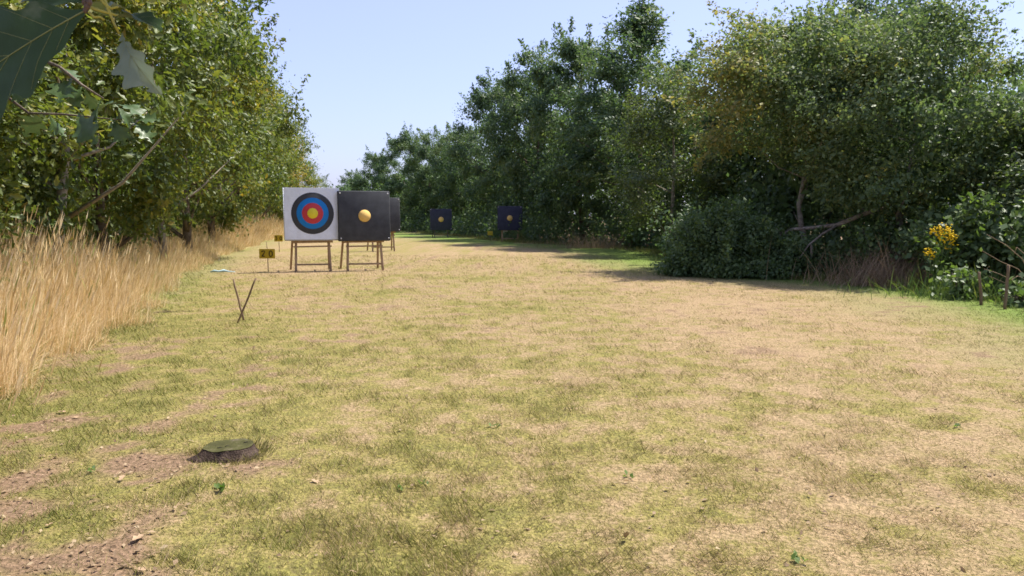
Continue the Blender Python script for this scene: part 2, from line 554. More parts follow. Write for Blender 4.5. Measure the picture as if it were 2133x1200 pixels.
kind('mapled', 5.8, 2.2, 1.3, 44000, 140, .085, 'maple', 'pale_bark', r=.10,
     path=[(0, 0, 0), (.02, 0, .5), (-.02, 0, 1.0), (.02, 0, 1.45), (.12, .02, 2.1), (.25, .1, 3.0), (.3, .15, 4.6)])
kind('paley', 6.2, 1.9, .4, 22000, 110, .10, 'pale', 'pale_bark', r=.08)


def put(key, u, D, vtop, label, cat='tree', name='tree', rz=0, wide=1.0, group=None, x=None):
    cm, tm, Hk, Rk = KIND[key]
    p = A(u, 450, D)
    h = max(zat(vtop, D), 1.5)
    s = h / Hk
    return tree(name, label, cat, (p[0] if x is None else x, D, 0), cm, tm, rz, (wide * (.5 + .5 * s), wide * (.5 + .5 * s), s), group)


# left row, from the nearest outward
LEFT = [
    ('near2', -330, 7.2, -460, 1.0, 'oak tree at the left edge of the photo, nearest of the left row', 2.0),
    ('near1', 93, 10.9, -560, 'T', 'oak with a pale slender trunk standing in tall dry grass at far left', 0.4),
    ('near2', 215, 14.8, -330, 1.0, 'oak with branches right behind the pale slender trunk at left', 4.1),
    ('near1', 335, 19.0, -190, 1.0, 'oak with a dark trunk and low yellowing branches over the dry grass', 1.3),
    ('oak1', 388, 23.3, -90, 1.0, 'oak between the dark trunk and the trunk by the dry grass mound', 0.2),
    ('oak2', 440, 28.5, 5, 1.0, 'oak leaning its dense green crown over the dry grass mound', 2.2),
    ('oak1', 463, 34, 40, 1.05, 'oak with a straight visible trunk beside the dry grass mound', 3.9),
    ('oak2', 498, 40, 110, 1.1, 'oak behind the dry grass mound, left of the white target', 5.2),
    ('oak1', 528, 47, 165, 1.1, 'oak standing above the left upper corner of the white target', 1.1),
    ('oak_y', 556, 55, 215, 1.15, 'oak with yellow autumn patches above the white target', 0.0),
    ('oak2', 590, 65, 270, 1.15, 'small distant oak over the right half of the white target', 3.3),
    ('oak1', 622, 76, 330, 1.1, 'farthest oak of the left row, tapering down to the sky gap', 0.9)]
for key, u, D, vt, wd, lab, rz in LEFT:
    put(key, u, D, vt, lab, 'tree', 'oak_tree', rz, 1.0 if wd == 'T' else wd, 'trees along the left side of the field')

RIGHT = [
    ('paley', 2270, 13.5, 165, 1.0, 'low leafy tree cut by the right edge of the photo', 0.5),
    ('mapled', 1875, 16.3, 22, 1.08, 'green field maple above the brambles, behind the broken end of the fallen branch', 0.0),
    ('mapley', 1652, 18.8, 28, 1.22, 'yellowing field maple with a thin curved pale trunk behind the fallen branch', 0.0),
    ('dark2', 1840, 22, -25, .95, 'tall dark tree rising behind the green field maple at right', 1.5),
    ('dark1', 1600, 25, 55, .9, 'dark tree showing above the yellowing field maple', 2.5),
    ('dark3', 1725, 23.5, 2, .85, 'dark tree filling the dome between the two field maples', 3.6),
    ('paley', 1395, 26.0, 158, 1.1, 'pale green tree between the spired tree and the yellowing maple', 2.8),
    ('spire', 1335, 32, -12, 1.35, 'tallest dark tree with a narrow spired top reaching the photo top', 1.0),
    ('dark3', 1215, 37, 40, 1.0, 'dark ragged tree left of the spired tree', 0.3),
    ('dark1', 1120, 43, 88, 1.0, 'dark tree standing behind the shaded target at the wood edge', 4.4),
    ('dark2', 1040, 50, 155, 1.0, 'dark rounded tree just left of the shaded target', 2.0),
    ('dark3', 970, 57, 245, .95, 'dark tree above and right of the far black target', 5.0),
    ('dark1', 905, 64, 264, 1.0, 'rounded tree directly above the far black target', 3.1),
    ('dark2', 850, 71, 268, 1.0, 'rounded green tree at the far end of the field', 0.9),
    ('dark3', 790, 82, 306, 1.0, 'distant tree sloping down above the black target with yellow disc', 1.7),
    ('dark1', 742, 95, 352, 1.0, 'small distant tree at the left end of the right wood', 4.0)]
for key, u, D, vt, wd, lab, rz in RIGHT:
    put(key, u, D, vt, lab, 'tree', 'field_maple' if 'maple' in key else 'tree', rz, wd, 'trees along the right side of the field')

# ------------------------------------------------------------------ the wood behind the front rows, one mass
def wood_mass(name, label, curve, off0, off1, y0, y1, n, hfun, size, mat, sgn, seed):
    r = np.random.default_rng(seed)
    y = y0 * (y1 / y0) ** r.random(n)
    o = off0 + (off1 - off0) * r.random(n)
    x = curve(y) + sgn * o
    h = hfun(y, o) * (.75 + .45 * fbm(x * .5, y * .5, seed, 3))
    z = h * r.random(n) ** .8
    P = np.stack([x, y, z], 1) + r.normal(size=(n, 3)) * .25
    P[:, 2] = np.maximum(P[:, 2], .1)
    Z = np.array([0, 0, .6]) + r.normal(size=(n, 3)) * .7
    S = size * r.uniform(.7, 1.3, n) * (1 + y / 90)
    o = link(name, leaf_mesh(name, P, r.normal(size=(n, 3)), Z, S, DIAMOND, np.clip(.15 + .5 * fbm(x * 1.3, y * 1.3 + z, seed + 5, 3) + .2 * r.random(n), 0, 1), mat))
    return tag(o, label, 'wood', kind='stuff')


wood_mass('woodland', 'dark wooded mass behind the trees on the right', xright, 2.0, 11, 8, 120, 150000,
          lambda y, o: np.interp(y, [8, 14, 20, 30, 45, 70, 120], [2.6, 3.4, 4.6, 6.2, 6.4, 5.5, 3.6]) , .17, M['oak_dark'], 1, 3)
wood_mass('hedgerow', 'green hedge growth behind the oaks on the left', xleft, 3.0, 9.0, 5, 110, 130000,
          lambda y, o: np.interp(y, [5, 20, 60, 110], [6.2, 6.0, 5.0, 3.0]), .16, M['oak'], -1, 4)
wood_mass('undergrowth', 'green leafy undergrowth behind the tall dry grass on the left', xleft, 1.6, 4.2, 5, 50, 34000,
          lambda y, o: 1.3 + .6 * o, .11, M['oak'], -1, 6)
wood_mass('undergrowth', 'dark low growth along the foot of the right hand trees', xright, .5, 2.4, 20, 120, 30000,
          lambda y, o: .35 + .75 * o, .13, M['oak_dark'], 1, 5)

# ------------------------------------------------------------------ grass
def blades(name, P, L, Wd, lean, az, rnd3, mat, segs=1, flop=.5):
    """ribbons: one triangle (segs=1) or a bent strip"""
    n = len(P)
    dirh = np.stack([np.cos(az), np.sin(az), np.zeros(n)], 1)
    side = np.stack([-np.sin(az + 1.1), np.cos(az + 1.1), np.zeros(n)], 1)
    V = []; w0 = Wd
    ts = np.linspace(0, 1, segs + 1)
    for t in ts[:-1]:
        ang = lean * (1 + flop * t)
        c = P + dirh * (L * t * np.sin(ang))[:, None]; c[:, 2] += L * t * np.cos(ang)
        ww = w0 * (1 - .55 * t)
        V += [c - side * ww[:, None] / 2, c + side * ww[:, None] / 2]
    ang = lean * (1 + flop)
    c = P + dirh * (L * np.sin(ang))[:, None]; c[:, 2] += L * np.cos(ang)
    V.append(c)
    k = len(V)
    V = np.stack(V, 1).reshape(-1, 3)
    b = np.arange(n)[:, None] * k
    F = [b + np.array([[2 * (segs - 1), 2 * (segs - 1) + 1, 2 * segs]])]
    if segs > 1:
        F.append(np.vstack([b + np.array([[2 * i, 2 * i + 1, 2 * i + 3, 2 * i + 2]]) for i in range(segs - 1)]))
    return mesh_np(name, V, F, mat, np.repeat(rnd3, k, 0))


r = np.random.default_rng(21)
n = 640000
rad = 1.9 * (26 / 1.9) ** r.random(n)
an = r.uniform(-.70, .70, n)
x = rad * np.sin(an); y = rad * np.cos(an)
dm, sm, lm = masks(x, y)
inside = (x < xright(y) - .0) & (x > xleft(y) - .3)
sp = np.hypot(x - STUMP[0], y - STUMP[1])
keep = inside & (r.random(n) > sm * .93) & (sp > .15)
x, y, dm, sm, lm, rad = [q[keep] for q in (x, y, dm, sm, lm, rad)]
n = len(x)
cl = fbm(x * 5, y * 5, 77, 3)
Lb = (.019 + .030 * r.random(n)) * (.15 + 1.1 * cl + 2.2 * np.maximum(cl - .45, 0)) * (1.3 - .5 * dm)
edge = sstep(.5, 0, x - xleft(y)) * .08 * r.random(n)
Lb = (Lb + edge) * (1 + .035 * np.maximum(rad - 6, 0))
Wb = (.0028 + .0022 * r.random(n)) * (1 + .11 * np.maximum(rad - 3.5, 0))
lean = np.abs(r.normal(size=n)) * .45 + .25 + .5 * dm * r.random(n)
dryb = np.clip(dm + r.normal(size=n) * .33, 0, 1)
thatch = r.random(n) < .14                                # dead stalks lying flat in the turf
lean[thatch] = r.uniform(1.05, 1.35, thatch.sum()); Lb[thatch] = r.uniform(.035, .08, thatch.sum()); dryb[thatch] = r.uniform(.7, 1, thatch.sum())
P = np.stack([x, y, gz(x, y) - .003], 1)
az = r.uniform(0, 6.283, n) * .75 + 2.2 * fbm(x * 1.2, y * 1.2, 91, 2)
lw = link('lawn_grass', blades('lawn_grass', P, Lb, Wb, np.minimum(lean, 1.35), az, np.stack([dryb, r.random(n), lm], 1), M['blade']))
tag(lw, 'short patchy green and straw coloured grass of the mown field', 'grass', kind='stuff')

# tall dry grass along the left edge
def tall_grass(name, label, n, y0, y1, seed):
    r = np.random.default_rng(seed)
    y = y0 * (y1 / y0) ** r.random(n)
    o = r.random(n) ** 1.15 * 3.4
    o = o + 1.1 * (fbm(y * 1.2, o * 0 + 3, 5, 3) - .5)
    x = xleft(y) - o - .15 * fbm(y * 3, o * 0, 8, 2)
    hh = np.interp(o, [-.4, .0, .35, .9, 3.5], [.25, .4, .72, 1.0, 1.12]) * (.45 + .75 * r.random(n) ** 1.6) * (.6 + .8 * fbm(x * 1.3, y * 1.3, 9, 3))
    hh *= np.interp(y, [3, 8, 11, 15, 22, 27, 32, 42, 60], [.92, 1.02, .95, .66, .55, .8, 1.25, 1.3, .8])
    wd = (.0022 + .0026 * r.random(n)) * (1 + .05 * np.maximum(y - 6, 0))
    seedhead = r.random(n) < .38
    lean = np.abs(r.normal(size=n)) * .2 + .03
    fl = r.random(n) < .2
    lean[fl] = r.uniform(.4, 1.0, fl.sum()); hh[fl] *= .8
    az = .2 + r.normal(size=n) * 1.4
    tone = np.clip(.3 + .35 * fbm(x * 1.6, y * 1.6, 17, 3) + .75 * (r.random(n) - .4), 0, .93)
    tone[r.random(n) < .04 + .16 * sstep(.55, .75, fbm(x * 1.5, y * 1.5, 23, 2))] = 1.0
    P = np.stack([x, y, np.full(n, -.01)], 1)
    o1 = link(name, blades(name, P, hh, wd, lean, az, np.stack([tone] * 3, 1), M['straw'], 4, .9))
    tag(o1, label, 'grass', kind='stuff')
    # seed heads
    s = np.where(seedhead & (hh > .5))[0]
    ang = lean[s] * 1.75
    T = P[s] + np.stack([np.cos(az[s]) * hh[s] * np.sin(ang), np.sin(az[s]) * hh[s] * np.sin(ang), hh[s] * np.cos(ang)], 1)
    T[:, 2] -= .10
    d = np.stack([np.cos(az[s]) * .35, np.sin(az[s]) * .35, np.ones(len(s))], 1)
    Zd = r.normal(size=(len(s), 3)); Zd[:, 2] *= .1
    th = (np.array([[0, 0, 0], [.035, .35, .01], [0, 1, 0], [-.035, .35, .01]]), DIAMOND[1])
    o2 = link('seed_heads', leaf_mesh('seed_heads', T, d, Zd, .16 * r.uniform(.6, 1.3, len(s)) * (1 + .02 * y[s]), th, tone[s], M['straw']), o1)
    tag(o2, kind='stuff')


tall_grass('tall_dry_grass', 'tall straw coloured dry grass along the left edge of the field', 115000, 2.4, 62, 33)

# brown grass patch at right, pale weeds at the wood edge
def tuft(name, label, u0, u1, D, h, n, mat, seed, kindv='stuff'):
    r = np.random.default_rng(seed)
    xa, xb = A(u0, 450, D)[0], A(u1, 450, D)[0]
    x = (xa + xb) / 2 + (xb - xa) * .34 * r.normal(size=n); y = D + r.normal(size=n) * .38
    hh = h * r.uniform(.25, 1.1, n) * (.45 + 1.1 * fbm(x * 3, y * 3, seed, 2))
    P = np.stack([x, y, np.full(n, -.01)], 1)
    o = link(name, blades(name, P, hh, .006 + .006 * r.random(n), np.abs(r.normal(size=n)) * .42 + .05, r.uniform(0, 6.28, n), np.stack([r.random(n)] * 3, 1), mat, 3, .8))
    return tag(o, label, 'grass', kind=kindv)


tuft('brown_grass', 'brown withered grass beside the yellow flowers at the right wood edge', 1765, 1935, 14.6, .85, 1500, M['brown_grass'], 61)
tuft('brown_grass', 'pale withered grass at the foot of the wood in the middle distance', 1165, 1345, 31.5, .75, 1200, M['brown_grass'], 62)
def fringe(name, label, n, seed):
    r = np.random.default_rng(seed)
    y = 8.5 * (60 / 8.5) ** r.random(n)
    x = xright(y) + r.normal(size=n) * .35 + .25 + .5 * (fbm(y * 1.5, y * 0, 3, 2) - .5)
    hh = r.uniform(.05, .26, n) * (.4 + 1.2 * fbm(x * 2, y * 2, 6, 2))
    wd = (.005 + .004 * r.random(n)) * (1 + .03 * y)
    vc = np.stack([np.clip(.25 + .25 * r.normal(size=n), 0, 1), r.random(n), .6 * r.random(n)], 1)
    o = link(name, blades(name, np.stack([x, y, np.full(n, -.01)], 1), hh, wd, np.abs(r.normal(size=n)) * .4 + .1, r.uniform(0, 6.28, n), vc, M['blade'], 2, .6))
    tag(o, label, 'grass', kind='stuff')


fringe('edge_grass', 'longer green grass along the foot of the right wood', 16000, 81)
tuft('green_weeds', 'green weeds at the right wood edge behind the two short stakes', 1940, 2180, 12.4, .5, 1800, M['bramble'], 63)

# ------------------------------------------------------------------ archery targets
M['foam_grey'] = plain('grey_foam', (.40, .42, .44), .8, .2, 20)
M['black_foam'] = plain('black_boss_cover', (.05, .053, .058), .75, .25, 5, .3)
M['blue_black'] = plain('blue_black_boss_cover', (.035, .038, .062), .75, .25, 5, .3)
M['paper'] = plain('white_face_sheet', (.75, .80, .88), .6, .09, 4, .3, bumps=.5, bdist=.02)
M['ring_black'] = plain('ring_black', (.045, .047, .052), .6, .12, 6, bumps=0)
M['ring_blue'] = plain('ring_blue', (.008, .19, .54), .6, .04, 6, bumps=0)
M['ring_red'] = plain('ring_red', (.54, .05, .06), .6, .04, 6, bumps=0)
M['ring_yellow'] = plain('ring_yellow', (.78, .64, .04), .6, .03, 6, bumps=0)
M['insert'] = plain('yellow_foam_insert', (.76, .50, .16), .85, .07, 30, .15)
M['pin'] = plain('pale_plastic', (.55, .55, .57), .4, .1, 20, .5, bumps=0)
M['sign'] = plain('yellow_sign_paint', (.50, .36, .025), .6, .12, 14, .3)
M['ink'] = plain('black_marker', (.03, .026, .01), .7, .1, 20, bumps=0)
M['rag'] = plain('white_cloth', (.6, .62, .66), .8, .1, 10)


def prism(rad, th, n=48, dome=0):
    """a disc facing -Y, its back at y=0"""
    mb = MB(); a = np.arange(n) / n * 2 * math.pi
    ring = np.stack([np.cos(a) * rad, np.zeros(n), np.sin(a) * rad], 1)
    fr = ring * (.985, 1, .985) + (0, -th, 0)
    mb.add(np.vstack([ring, fr, [[0, -th - dome, 0]]]),
           [(i, (i + 1) % n, n + (i + 1) % n, n + i) for i in range(n)] + [(n + i, n + (i + 1) % n, 2 * n) for i in range(n)])
    return mb


def target(label, u, vfeet, rz, face, bw=1.3, bh=1.24, zc=1.35, cover='black_foam', timber='timber', splay=.0, lean=4.0, rag=False, disc=.145, bars=True):
    p = G(u, vfeet)
    t = thing('archery_target', label, 'target', (p[0], p[1], 0), rz, 'archery targets on wooden stands')
    mt = M[timber]
    # the stand: two front legs, two rear legs, three rails
    for s_ in (-1, 1):
        m = MB(); m.bar((s_ * (.40 + splay), -.02, 0), (s_ * .35, .30, 1.62), .055, .045); m.build('front_leg', mt, t, bevel=.004)
        m = MB(); m.bar((s_ * .46 - .03, .82, 0), (s_ * .38, .36, 1.66), .05, .045); m.build('rear_leg', mt, t, bevel=.004)
    if bars:
        for z, hgt, ex in ((.70, .06, .47), (.585, .035, .44)):
            m = MB(); m.bar((-ex, .085 + .0 * z, z), (ex, .085, z + .008), hgt, .04); m.build('shelf_rail', mt, t, bevel=.004)
        m = MB(); m.bar((-.43, .055, .165), (.43, .055, .16), .04, .03); m.build('lower_rail', mt, t, bevel=.003)
        m = MB(); m.bar((-.42, .355, 1.52), (.42, .355, 1.52), .06, .03); m.build('top_rail', mt, t, bevel=.003)
        for s_ in (-1, 1):
            m = MB(); m.bar((s_ * .40, .10, .70), (s_ * .44, .64, .66), .04, .025); m.build('side_brace', mt, t, bevel=.003)
    R = math.radians(-lean)
    T = .20

    def seat(o, yy):       # put a part of the boss on the leaning plane
        o.rotation_euler = (R, 0, 0)
        o.location = (0, .02 + yy * math.cos(R), zc + yy * math.sin(R))
        return o
    m = MB(); m.box(0, T / 2, 0, bw, T, bh)
    boss = seat(m.build('boss', M[cover], t, bevel=.02), -.05)
    if face == 'rings':
        m = MB(); g = 14
        xs = np.linspace(-.5, .5, g) * (bw - .012); zs = np.linspace(-.5, .5, g) * (bh - .03)
        vv = np.array([[x, -.006 - .006 * (fbm(np.array(x * 3), np.array(z * 3), 6, 2) - .5), z + .012] for z in zs for x in xs])
        bk = vv.copy(); bk[:, 1] = .004
        q = [(j * g + i, j * g + i + 1, (j + 1) * g + i + 1, (j + 1) * g + i) for j in range(g - 1) for i in range(g - 1)]
        m.add(np.vstack([vv, bk]), q + [tuple(a + g * g for a in f[::-1]) for f in q])
        # the sheet turned back over the left edge of the boss
        m.box(-bw / 2 - .006, .045, .012, .01, .10, bh - .03)
        fs = seat(m.build('target_face', M['paper'], t, smooth=False), -.05)
        tag(fs, 'white square target face with black, blue, red and yellow rings')
        for k, (nm, rr) in enumerate((('black_ring', .488), ('blue_ring', .366), ('red_ring', .244), ('yellow_centre', .122))):
            o = prism(rr, .003, 64).build(nm, M[{'black_ring': 'ring_black', 'blue_ring': 'ring_blue', 'red_ring': 'ring_red', 'yellow_centre': 'ring_yellow'}[nm]], fs)
            o.location = (.01, -.009 - .0035 * k, .02)
    hr = np.random.default_rng(int(u)); m = MB()                # old arrow holes
    for k in range(26):
        q = hr.normal(size=2) * .30
        dp = -.0005
        if face == 'rings':
            q_ = math.hypot(q[0] - .01, q[1] - .02)
            dp = -.0225 if q_ < .122 else -.019 if q_ < .244 else -.0155 if q_ < .366 else -.012 if q_ < .488 else -.007
        m.tube([(q[0], dp + .001, q[1]), (q[0], dp - .0008, q[1])], hr.uniform(.003, .006), 6)
    tag(seat(m.build('arrow_holes', M['ink'], t), -.05), kind='stuff')
    if face != 'rings':
        o = seat(prism(disc, .02, 40, 0).build('yellow_disc', M['insert'], t), -.05)
        q = seat(o, -.052)
        for sx in (-1, 1):
            for sz in (-1, 1):
                m = MB(); m.tube([(sx * (bw / 2 - .05), .0, sz * (bh / 2 - .06)), (sx * (bw / 2 - .05), -.014, sz * (bh / 2 - .06))], .016, 10)
                seat(m.build('corner_pin', M['pin'], t), -.05)
    return t


target('white archery target with coloured rings on a wooden stand', 653, 565.5, math.radians(18), 'rings', cover='foam_grey', bw=1.27, lean=2.0)
target('black target with a large yellow disc, beside the white ringed target', 761, 564, math.radians(19), 'disc', splay=.02, bw=1.23, bh=1.19, zc=1.31)
target('black target on a stand half hidden behind the nearer black target', 799, 524, math.radians(18), 'disc', bw=1.26, bh=1.24, zc=1.36)
target('far black target with a yellow disc on thin dark legs', 919, 495.5, math.radians(8), 'disc', cover='blue_black', timber='grey_timber', disc=.155, bh=1.27, zc=1.10)
target('dim black target in the shade at the edge of the wood', 1062, 504, math.radians(-3), 'disc', cover='blue_black', bw=1.25, bh=1.22, zc=1.20, disc=.14)
rp = G(1052, 503)
mb = MB(); rr_ = np.random.default_rng(5)
for k in range(3):
    a = rr_.normal(size=(6, 3)) * .05
    mb.tube([(-.12 + .05 * k, 0, .42 - .03 * k), (-.04, -.02, .34 - .02 * k), (.06 + .03 * k, 0, .36), (.16, .02, .30 + .05 * k)], [.02, .055, .04, .012], 7, wob=.35, rng=rr_)
o = mb.build('white_cloth', M['rag'], None, True); o.location = (rp[0] - .05, rp[1] + .05, .19)
tag(o, 'scrap of white cloth hanging under the dim shaded target', 'cloth')


# ------------------------------------------------------------------ yellow distance signs
def strokes(digs):
    D = {'2': [[(-.5, .55), (-.25, .85), (.2, .9), (.45, .62), (.3, .2), (-.1, -.35), (-.5, -.85), (0, -.78), (.55, -.85)]],
         '0': [[(math.cos(a) * .5, math.sin(a) * .88) for a in np.linspace(1.7, 1.7 + 6.6, 15)]],
         '3': [[(-.45, .75), (0, .95), (.42, .6), (.15, .12), (-.1, .05), (.2, 0), (.5, -.45), (.1, -.92), (-.5, -.72)]]}
    out = []
    for i, d in enumerate(digs):
        for st in D[d]: out.append([(x * .075 + (-.088 + .176 * i), z * .075) for x, z in st])
    return out


def sign(label, u, vfeet, w, h, zc, digs, ztop, rz=0):
    p = G(u, vfeet)
    t = thing('distance_sign', label, 'sign', (p[0], p[1], 0), rz, 'yellow distance signs on sticks')
    m = MB(); m.box(0, 0, zc, w, .008, h); m.build('board', M['sign'], t, bevel=.002)
    m = MB(); m.tube([(.012, .016, -.1), (.006, .016, zc), (-.012, .016, ztop)], [.011, .010, .006], 7); m.build('stick', M['stake'], t, True)
    if digs:
        for st in strokes(digs):
            m = MB(); m.tube([(x, -.0055, z + zc) for x, z in st], .0125, 6)
            m.build('digit', M['ink'], t)
    return t


sign('yellow sign reading 20 on a thin stick left of the white target', 557.5, 566, .375, .225, .425, '20', .70)
sign('yellow sign reading 30 partly hidden behind the white target', 581, 525, .31, .235, .50, '30', .66)
sign('small dim yellow sign left of the shaded target', 1021, 503, .27, .21, .42, None, .45)


# ------------------------------------------------------------------ stakes
def stake(label, u, vfoot, top, r0, mat='stake', group=None, name='wooden_stake'):
    p = G(u, vfoot)
    t = np.asarray(top) - p
    mb = MB(); k = np.linspace(-.06, 1, 7)
    rg = np.random.default_rng(int(u))
    mb.tube([t * a + rg.normal(size=3) * .003 for a in k], r0 * (1.05 - .15 * k.clip(0)), 8, wob=.12, rng=rg)
    o = mb.build(name, M[mat], None, True); o.location = p
    return tag(o, label, 'stake', group)


px = G(505, 668)
stake('thin wooden stake of the crossed pair leaning to the right', 496, 672.5, A(533, 580, G(496, 672)[1] + .0), .0125, group='crossed stakes')
stake('thin wooden stake of the crossed pair leaning to the left', 507, 667, A(486, 580, G(507, 667)[1] + .06), .0125, group='crossed stakes')
stake('short brown stake near the right edge, left one of two', 2044, 636, A(2040, 566, G(2044, 636)[1]), .021, group='short stakes by the right edge')
stake('short brown stake near the right edge, right one of two', 2093, 644, A(2101, 552, G(2093, 644)[1] + .03), .021, group='short stakes by the right edge')

# ------------------------------------------------------------------ tree stump
M['stump_bark'] = plain('stump_bark', (.055, .038, .028), .95, .6, 22, .1, bumps=1.0, c2=(.13, .092, .07), bdist=.02)


def stump_top_mat():
    m, nt, bs, out = newmat('stump_top')
    tc = nt.nodes.new('ShaderNodeTexCoord')
    w = nt.nodes.new('ShaderNodeTexWave'); w.wave_type = 'RINGS'; w.rings_direction = 'Z'
    w.inputs['Scale'].default_value = 26; w.inputs['Distortion'].default_value = 3; w.inputs['Detail'].default_value = 3
    nt.links.new(tc.outputs['Object'], w.inputs['Vector'])
    n = noise(nt, 14, 5)
    c = ramp(nt, n, [(.3, (.035, .036, .016)), (.55, (.065, .065, .024)), (.72, (.13, .11, .075))])
    c = mixc(nt, .12, c, ramp(nt, w.outputs['Fac'], [(0, (.03, .026, .016)), (1, (.15, .13, .07))]))
    nt.links.new(c, bs.inputs['Base Color']); bs.inputs['Roughness'].default_value = 1; bs.inputs['Specular IOR Level'].default_value = .05
    bump(nt, bs, n, .9, .012)
    return m


M['stump_top'] = stump_top_mat()
rg = np.random.default_rng(9)
st = thing('tree_stump', 'low sawn tree stump with a mossy green top in the grass', 'stump', (STUMP[0], STUMP[1], 0))
na = 40; a = np.arange(na) / na * 2 * math.pi
flare = 1 + .16 * np.cos(3 * a + 1.0) * (np.cos(3 * a + 1) > 0) + .30 * np.exp(-((a - 3.7) / .3) ** 2) + .10 * rg.normal(size=na) * .4
lev = [(-.05, 1.28, 1.0), (.008, 1.18, .8), (.025, 1.08, .5), (.045, 1.02, .25), (1, .985, .14)]
V = []
def ztop(x, y): return .054 + .03 * x + .01 * np.sin(40 * x) * .3
for z, k, fl in lev:
    rr = .126 * k * (1 + (flare - 1) * fl) * (1 + .025 * rg.normal(size=na) * (fl + .3))
    xx, yy = np.cos(a) * rr * 1.04, np.sin(a) * rr * .98
    zz = ztop(xx, yy) if z == 1 else np.minimum(z, ztop(xx, yy) - .012)
    V.append(np.stack([xx, yy, np.broadcast_to(zz, xx.shape)], 1))
mb = MB()
mb.add(np.vstack(V), [(i * na + j, i * na + (j + 1) % na, (i + 1) * na + (j + 1) % na, (i + 1) * na + j) for i in range(4) for j in range(na)])
mb.build('bark', M['stump_bark'], st, True)
mb = MB(); rings = []
for kk in (1.0, .75, .5, .25):
    q = V[-1].copy(); q[:, :2] *= kk * .995
    q[:, 2] = ztop(q[:, 0], q[:, 1]) + .003 + .004 * (fbm(q[:, 0] * 25, q[:, 1] * 25, 3, 2) - .5)
    rings.append(q)
rings.append(np.array([[0, 0, ztop(0, 0) + .003]]))
mb.add(np.vstack(rings), [(i * na + j, i * na + (j + 1) % na, (i + 1) * na + (j + 1) % na, (i + 1) * na + j) for i in range(3) for j in range(na)] +
       [(3 * na + j, 3 * na + (j + 1) % na, 4 * na) for j in range(na)])
mb.build('sawn_top', M['stump_top'], st, False)
mb = MB(); mb.tube([(0, 0, -.001), (.012, .003, .0), (.028, .006, -.001)], [.003, .003, .001], 5)
for k in range(3):
    o = link('crack', mb.mesh('crack', M['ink']), st)
    qx, qy = (-.05, -.045) if k == 0 else ((-.015, -.02) if k == 1 else (.07, .03))
    o.location = (qx, qy, ztop(qx, qy) + .003); o.rotation_euler = (0, -.13, .3 + .2 * k)
# ragged grass round the stump's foot
n = 900
aa = rg.uniform(0, 6.283, n); rr = .155 + .07 * rg.random(n) ** 1.5
msk = ~((aa > 3.3) & (aa < 5.0) & (rg.random(n) < .85)); aa, rr = aa[msk], rr[msk]; n = len(aa)
P = np.stack([STUMP[0] + np.cos(aa) * rr * 1.05, STUMP[1] + np.sin(aa) * rr, np.full(n, -.004)], 1)
o = link('grass_fringe', blades('grass_fringe', P, rg.uniform(.03, .085, n), rg.uniform(.003, .005, n), np.abs(rg.normal(size=n)) * .4 + .2, aa + rg.normal(size=n) * .8,
                                np.stack([np.clip(rg.normal(size=n) * .25 + .35, 0, 1), rg.random(n), np.zeros(n)], 1), M['blade'], 2))
tag(o, 'longer green grass growing round the stump', 'grass', kind='stuff')

# ------------------------------------------------------------------ fallen bough at the right
rg = np.random.default_rng(17)
fb = thing('fallen_branch', 'broken fallen branch with dense dark leaves lying at the wood edge', 'branch', tuple(G(1580, 577)))
O = np.array(fb.location)
mb = MB()
main = [A(1852, 432, 16.1), A(1822, 438, 16.15), A(1790, 450, 16.25), A(1745, 469, 16.35), A(1700, 474, 16.5), A(1650, 478, 16.6), A(1610, 500, 17.0), A(1550, 535, 17.2), A(1490, 560, 17.2)]
mb.tube([p - O for p in main], [.035, .046, .05, .047, .04, .034, .028, .02, .01], 9, wob=.1, rng=rg)
for br in ([A(1745, 469, 16.35), A(1712, 488, 16.2), A(1685, 510, 16.1), A(1660, 545, 16.0)], 
           [A(1610, 500, 17.0), A(1560, 480, 17.1), A(1510, 445, 17.1)], [A(1690, 508, 16.1), A(1690, 550, 16.2), A(1700, 574, 16.3)]):
    mb.tube([p - O for p in br], np.linspace(.03, .008, len(br)), 7, wob=.1, rng=rg)
for k in range(14):                                        # side twigs
    i = int(rg.integers(1, 6)); a = main[i] * .5 + main[i + 1] * .5 - O
    d = rg.normal(size=3) + (-.5, 0, .5); d *= rg.uniform(.15, .45) / np.linalg.norm(d)
    mb.tube([a, a + d * .5 + rg.normal(size=3) * .03, a + d], [.010, .006, .002], 5)
mb.build('limb', M['limb_bark'], fb, True)
blobs = [((1440, 540), 16.9, .55, .48), ((1500, 520), 16.9, .6, .6), ((1570, 525), 16.8, .6, .6), ((1630, 535), 16.6, .55, .5), ((1690, 545), 16.4, .5, .42), ((1735, 560), 16.1, .4, .28),
         ((1500, 462), 17.0, .42, .38), ((1455, 490), 17.0, .42, .4), ((1560, 490), 17.0, .45, .4), ((1415, 560), 16.9, .38, .28), ((1600, 562), 16.2, .6, .25), ((1505, 560), 16.4, .6, .28)]
Ps = []
for (uv, D, R1, R2) in blobs:
    nn = int(3600 * R1)
    d = rg.normal(size=(nn, 3)); d /= np.linalg.norm(d, axis=1)[:, None]
    q = d * (rg.random(nn) ** .45)[:, None] * (R1, R1, R2) + rg.normal(size=(nn, 3)) * .07 + A(*uv, D)
    Ps.append(q)
for k in range(120):                                       # leafy shoots that break the outline
    (uv, D, R1, R2) = blobs[k % len(blobs)]
    d = rg.normal(size=3) + (0, -.3, .9); d /= np.linalg.norm(d); nn = 45
    tt = rg.random(nn)
    Ps.append(A(*uv, D) + d * (R1 * (.6 + (.6 + 1.0 * (k % 5) / 4) * tt))[:, None] * (1, 1, .9) + rg.normal(size=(nn, 3)) * .05)
P = np.vstack(Ps); P[:, 2] = np.maximum(P[:, 2], .04 + .1 * rg.random(len(P)))
n = len(P)
